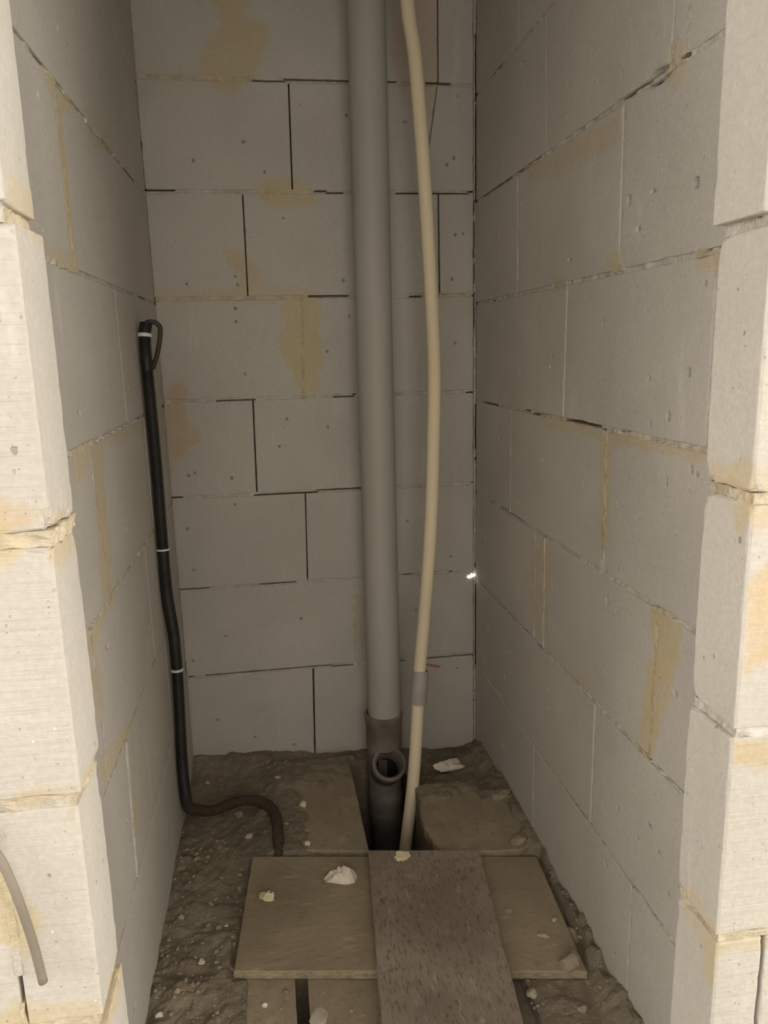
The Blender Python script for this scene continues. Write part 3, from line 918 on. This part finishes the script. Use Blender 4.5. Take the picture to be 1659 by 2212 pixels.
PX, PY = .2675, 1.902
pipe = empty('drain_pipe', (PX, PY, -.6))
tag(pipe, 'thick grey vertical drain pipe with an open side branch at the floor', 'pipe')
lathe('pipe_tube', (PX, PY, 0), (0, 0, 1), [(.135, .0405), (.135, .0445), (2.615, .0445), (2.615, .0405)], M_pipe, pipe)
bd = Vector((.055, -.70, .71)).normalized()
bo = Vector((PX - .004, PY, -.012))
prof = [(-.14, .0465), (-.085, .0475), (-.07, .0500), (-.055, .0465)]
prof += [(z, .0465) for z in np.arange(-.050, .061, .005)]
prof += [(.075, .0485), (.150, .0490), (.155, .0520), (.168, .0525), (.170, .0495), (.170, .0450)]
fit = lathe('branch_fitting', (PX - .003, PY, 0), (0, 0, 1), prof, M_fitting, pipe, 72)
shade_sleeve = lathe('pipe_shade_sleeve', (PX - .003, PY, 0), (0, 0, 1), [(-.60, .0360), (-.145, .0365), (-.115, .0430)] + [(z, .0448) for z in np.arange(-.10, .075, .005)] + [(.13, .0440), (.135, .0400), (.6, .0400)],
               M_pipe_shade, fit, 72)  # added dark sleeve, paints the shade seen through the open branch
for o_ in (fit, shade_sleeve):
    fb = bmesh.new(); fb.from_mesh(o_.data)
    cut = []
    for f in fb.faces:
        w = f.calc_center_median() - bo
        t = w.dot(bd)
        if t > .005 and (w - bd * t).length < .0385: cut.append(f)
    bmesh.ops.delete(fb, geom=cut, context='FACES')
    fb.to_mesh(o_.data); fb.free()
lathe('branch_socket', bo, bd,
      [(.012, .0425), (.060, .0435), (.064, .0468), (.0865, .0472), (.0895, .0455), (.0895, .0385), (.082, .0335), (.055, .0325), (.026, .0325)], M_fitting, fit)
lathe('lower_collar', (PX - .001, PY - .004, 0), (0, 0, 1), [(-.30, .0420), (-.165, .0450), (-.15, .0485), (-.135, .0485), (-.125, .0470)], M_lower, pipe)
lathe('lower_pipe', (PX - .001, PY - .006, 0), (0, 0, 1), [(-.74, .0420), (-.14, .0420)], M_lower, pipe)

hose = empty('cream_conduit', (.29, 1.73, -.13))
tag(hose, 'slim cream plastic conduit bowing in front of the grey drain pipe', 'conduit')
up = catmull([(.325, 1.845, 2.61), (.332, 1.845, 2.2), (.351, 1.84, 1.887), (.366, 1.835, 1.766), (.381, 1.82, 1.503), (.3945, 1.805, 1.141), (.3905, 1.80, .922),
              (.378, 1.79, .695), (.359, 1.785, .482), (.3435, 1.78, .340), (.3395, 1.775, .285)], .02)
lo = catmull([(.3400, 1.776, .290), (.3365, 1.77, .259), (.317, 1.75, .057), (.289, 1.73, -.127), (.262, 1.71, -.34)], .02)
tube('upper_tube', up, .0162, M_cream, hose, 20)
tube('lower_tube', lo, .0158, M_cream, hose, 20)
lathe('coupling', (.3357, 1.7695, .253), (.0115, .011, .087), [(-.001, .0165), (.0, .0205), (.006, .0212), (.082, .0205), (.086, .0190), (.086, .0165)], M_coupling, hose)

# black corrugated conduit against the left wall
cw = empty('corrugated_conduit', (-.248, 1.70, .03))
tag(cw, 'black corrugated conduit climbing the left corner from the dirt floor', 'conduit')
cp = catmull([(-.2435, 1.702, 1.204), (-.2475, 1.694, 1.176), (-.248, 1.692, 1.108), (-.248, 1.702, .909), (-.248, 1.690, .715), (-.248, 1.694, .607),
              (-.246, 1.730, .489), (-.2465, 1.727, .354), (-.248, 1.700, .203), (-.248, 1.703, .114), (-.247, 1.730, .055), (-.234, 1.748, .036), (-.205, 1.736, .035),
              (-.174, 1.744, .033), (-.144, 1.764, .032), (-.112, 1.771, .032), (-.077, 1.759, .032), (-.051, 1.726, .034), (-.036, 1.677, .034),
              (-.0325, 1.61, .032), (-.0325, 1.572, .018), (-.033, 1.545, -.012)], .0012)
sl = np.concatenate([[0], np.cumsum(np.linalg.norm(np.diff(cp, axis=0), axis=1))])
rad = .0122 + .0014 * np.sign(np.sin(sl / .0048 * 2 * math.pi)) * np.abs(np.sin(sl / .0048 * 2 * math.pi)) ** .5
tube('conduit_tube', cp, rad, M_black, cw, 14)
sc = .945
lp = catmull([(-.2435, 1.702, 1.195), (-.243, 1.702, 1.2052), (-.2297, 1.702, 1.2071), (-.2174, 1.703, 1.1995), (-.2165, 1.704, 1.1816), (-.2250, 1.706, 1.1457), (-.2385, 1.708, 1.110)], .004)
tube('cable_end', lp, .0052, M_cable, cw, 10)
for z in (1.179, .718, .202):
    k = int(np.argmin(np.abs(cp[:len(cp) // 2, 2] - z)))
    tube('cable_tie', cp[k - 2:k + 3:2], .0150, M_white, cw, 18)
for (x, y) in ((-.0525, 1.729), (-.0425, 1.703), (-.0365, 1.678)):
    k = int(np.argmin(np.hypot(cp[:, 0] - x, cp[:, 1] - y)))
    tube('tape_ring', cp[k - 1:k + 2], .0140, M_dusty_black, cw, 18)

# grey cable end hanging in front of the left side of the front wall
gc = catmull([(-.33, .628, .86), (-.298, .645, .768), (-.2815, .655, .728), (-.2640, .6555, .702), (-.2555, .6555, .672), (-.2490, .6555, .637), (-.2440, .6555, .602), (-.2405, .656, .562)], .008)
o = tube('hanging_cable', gc, .0042, M_grey_cable, None, 12)
tag(o, 'bent grey cable end hanging against the pale blocks left of the opening', 'cable')

o = slab('plastic_strip', [(.405, -.0035), (.458, -.0045), (.460, .0015), (.405, .0045)], 0, .004, M_red, 15, .0006, .01, bevel=.0008, undul=0)
o.rotation_euler = (math.radians(90), math.radians(13), 0)
o.location = (.0, Y_BACK + .0015, .347)
tag(o, 'thin faded red strip sticking out beside the cream conduit low on the back wall', 'strip')

# ------------------------------------------------------------------ crumbs and stones
def put(name, label, cat, x, y, size, seed, mat, z=None, rot=0.0, tilt=0.0, sub=3, rough=.35):
    if z is None: z = floor_height(x, y) - .003
    return tag(rock(name, (x, y, z), size, seed, mat, rot, tilt, sub, rough), label, cat)
ZA, ZC, ZD, ZE = .0195, .0435, .0200, .0300
put('foam_chunk', 'large elongated white foam chunk lying in the right back corner', 'foam', .434, 1.865, (.092, .048, .040), 21, M_foam, rot=.55, tilt=-.30, sub=4, rough=.6)
put('foam_chunk', 'large pinkish white foam chunk on the crosswise board', 'foam', .103, 1.450, (.056, .056, .040), 22, M_foam, ZA, rot=.5, sub=4, rough=.65)
put('foam_chunk', 'small squarish yellowish foam chunk near the left edge of the crosswise board', 'foam', -.059, 1.418, (.032, .03, .024), 23, M_yellow, ZA, rot=.2, sub=4, rough=.65)
put('foam_chunk', 'yellowish white foam crumb on the far end of the speckled plank', 'foam', .236, 1.463, (.034, .026, .018), 24, M_yellow, ZC, rot=-.2, sub=4, rough=.65)
put('foam_chunk', 'tiny pale crumb in the dirt inside the bend of the black conduit', 'foam', -.100, 1.650, (.022, .022, .015), 25, M_pebble)
put('foam_chunk', 'yellowish crumb on the half buried slab, farthest back of the crumbs there', 'foam', .033, 1.738, (.022, .020, .018), 26, M_yellow, ZD)
put('foam_chunk', 'whitish crumb near the front edge of the half buried slab', 'foam', .034, 1.580, (.020, .018, .015), 27, M_foam, ZD)
put('stone', 'grey stone half sunk in dust on the half buried slab', 'stone', .028, 1.632, (.030, .026, .012), 28, M_stone, ZD - .003)
put('pebble', 'pale oval pebble in the dust near the back wall', 'pebble', -.030, 1.857, (.018, .015, .013), 29, M_pebble, rough=.12)
put('pebble', 'small pale pebble near the back left corner', 'pebble', -.215, 1.893, (.013, .012, .011), 30, M_pebble)
put('pebble', 'small white pebble behind the black conduit on the dirt', 'pebble', -.222, 1.800, (.009, .009, .008), 31, M_foam)
put('stone', 'dusty stone leaning on the front of the black conduit', 'stone', -.128, 1.742, (.026, .022, .02), 32, M_stone)
put('pebble', 'light pebble on the dirt left of the crosswise board', 'pebble', -.184, 1.275, (.018, .015, .013), 33, M_pebble)
put('pebble', 'tiny white pebble close beside the left end of the crosswise board', 'pebble', -.142, 1.371, (.009, .009, .008), 34, M_foam)
put('pebble', 'small white pebble on the left front floor slab', 'pebble', -.066, 1.168, (.011, .010, .009), 35, M_foam, 0.0)
put('pebble', 'pale pebble at the foot of the left wall, lowest in view', 'pebble', -.246, 1.158, (.018, .014, .014), 36, M_foam)
put('stone', 'small light stone just right of the speckled plank, before the crosswise board', 'stone', .408, 1.104, (.018, .02, .016), 37, M_pebble)
put('stone', 'roundish dusty stone on the dirt at the front right', 'stone', .484, 1.056, (.024, .02, .018), 38, M_stone)
put('fragment', 'broken angular flake on the front right corner of the crosswise board', 'fragment', .492, 1.140, (.056, .045, .028), 39, M_stone, ZA - .004, rot=.6, tilt=.2)
put('fragment', 'slim pale splinter on the right half of the crosswise board', 'fragment', .470, 1.214, (.026, .010, .008), 40, M_pebble, ZA, rot=-.25)
put('fragment', 'pale chip on the right rim of the crosswise board', 'fragment', .506, 1.250, (.014, .012, .010), 41, M_pebble, ZA)
put('fragment', 'small dusty chip on the greenish part of the crosswise board', 'fragment', .424, 1.290, (.014, .012, .008), 42, M_stone, ZA)
put('mortar_splash', 'flat round grey mortar splash on the right front floor slab', 'splash', .026, 1.127, (.036, .040, .006), 43, M_pebble, 0.0, rough=.16)
put('stone', 'dark upright stone chip against the foot of the right wall', 'stone', .532, 1.215, (.03, .04, .03), 44, M_stone, rot=.3)
put('stone', 'angular stone at the back rim of the broken slab by the right wall', 'stone', .522, 1.672, (.055, .045, .028), 45, M_stone, ZE - .004, rot=.4)
put('stone', 'flat stone at the front rim of the broken slab by the right wall', 'stone', .515, 1.495, (.05, .045, .018), 46, M_stone, ZE - .004, rot=.9)
put('stone', 'small stone tight under the front edge of the crosswise board, left of the gap', 'stone', -.026, 1.190, (.014, .012, .010), 47, M_stone, 0.0)

# loose gravel and crumbs nobody could count
V, F = [], []
protos = [rock_mesh((1, 1, .8), 500 + k, 1, .3) for k in range(8)]
gr = np.random.default_rng(5)
cnt = 0
while cnt < 1500:
    x, y = gr.uniform(-.26, .555), gr.uniform(1.0, 1.99)
    left = np.clip(1 - (x + .26) / .2, 0, 1) * (y < 1.65)
    right = np.clip(1 - (.556 - x) / .07, 0, 1)
    back = np.clip((y - 1.86) / .1, 0, 1) * .6
    front = (y < 1.16) * .45
    if gr.uniform() > max(left, right, back, front, .14): continue
    if HOLE[0] - .01 < x < HOLE[1] + .01 and y > HOLE[2] - .02 and y < HOLE[3] + .02: continue
    if TRENCH[0] - .008 < x < TRENCH[1] + .008 and y < 1.24: continue
    if x > .12 and x < .40 and y < 1.50: continue
    xx, yy = np.array([x]), np.array([y])
    s = .0025 + .009 * gr.uniform() ** 3.5
    if left > .3: s *= 1.35
    if poly_sd(xx, yy, A_POLY)[0] > .004: z = .0197; s = min(s, .004)
    elif 0 < x < .163 and 1.55 < y < 1.92: z = max(.0203, floor_height(x, y)); s = min(s, .006)
    elif .325 < x < .535 and 1.48 < y < 1.70: z = max(.0290, floor_height(x, y)); s = min(s, .005)
    elif -.12 < x < .15 and y < 1.235: z = .0005
    else: z = floor_height(x, y)
    P, f = protos[gr.integers(8)]
    a = gr.uniform(0, 6.28); c_, s_ = math.cos(a), math.sin(a)
    Q = P * s * gr.uniform(.7, 1.3, 3)
    Q = Q @ np.array([[c_, -s_, 0], [s_, c_, 0], [0, 0, 1]]).T + np.array([x, y, z - s * .2])
    F += [[k + len(V) for k in q] for q in f]; V += Q.tolist()
    cnt += 1
g = mesh_object('gravel', V, F, M_stone)
tag(g, 'loose gravel and mortar crumbs scattered over the dirt and boards', 'gravel', kind='stuff')
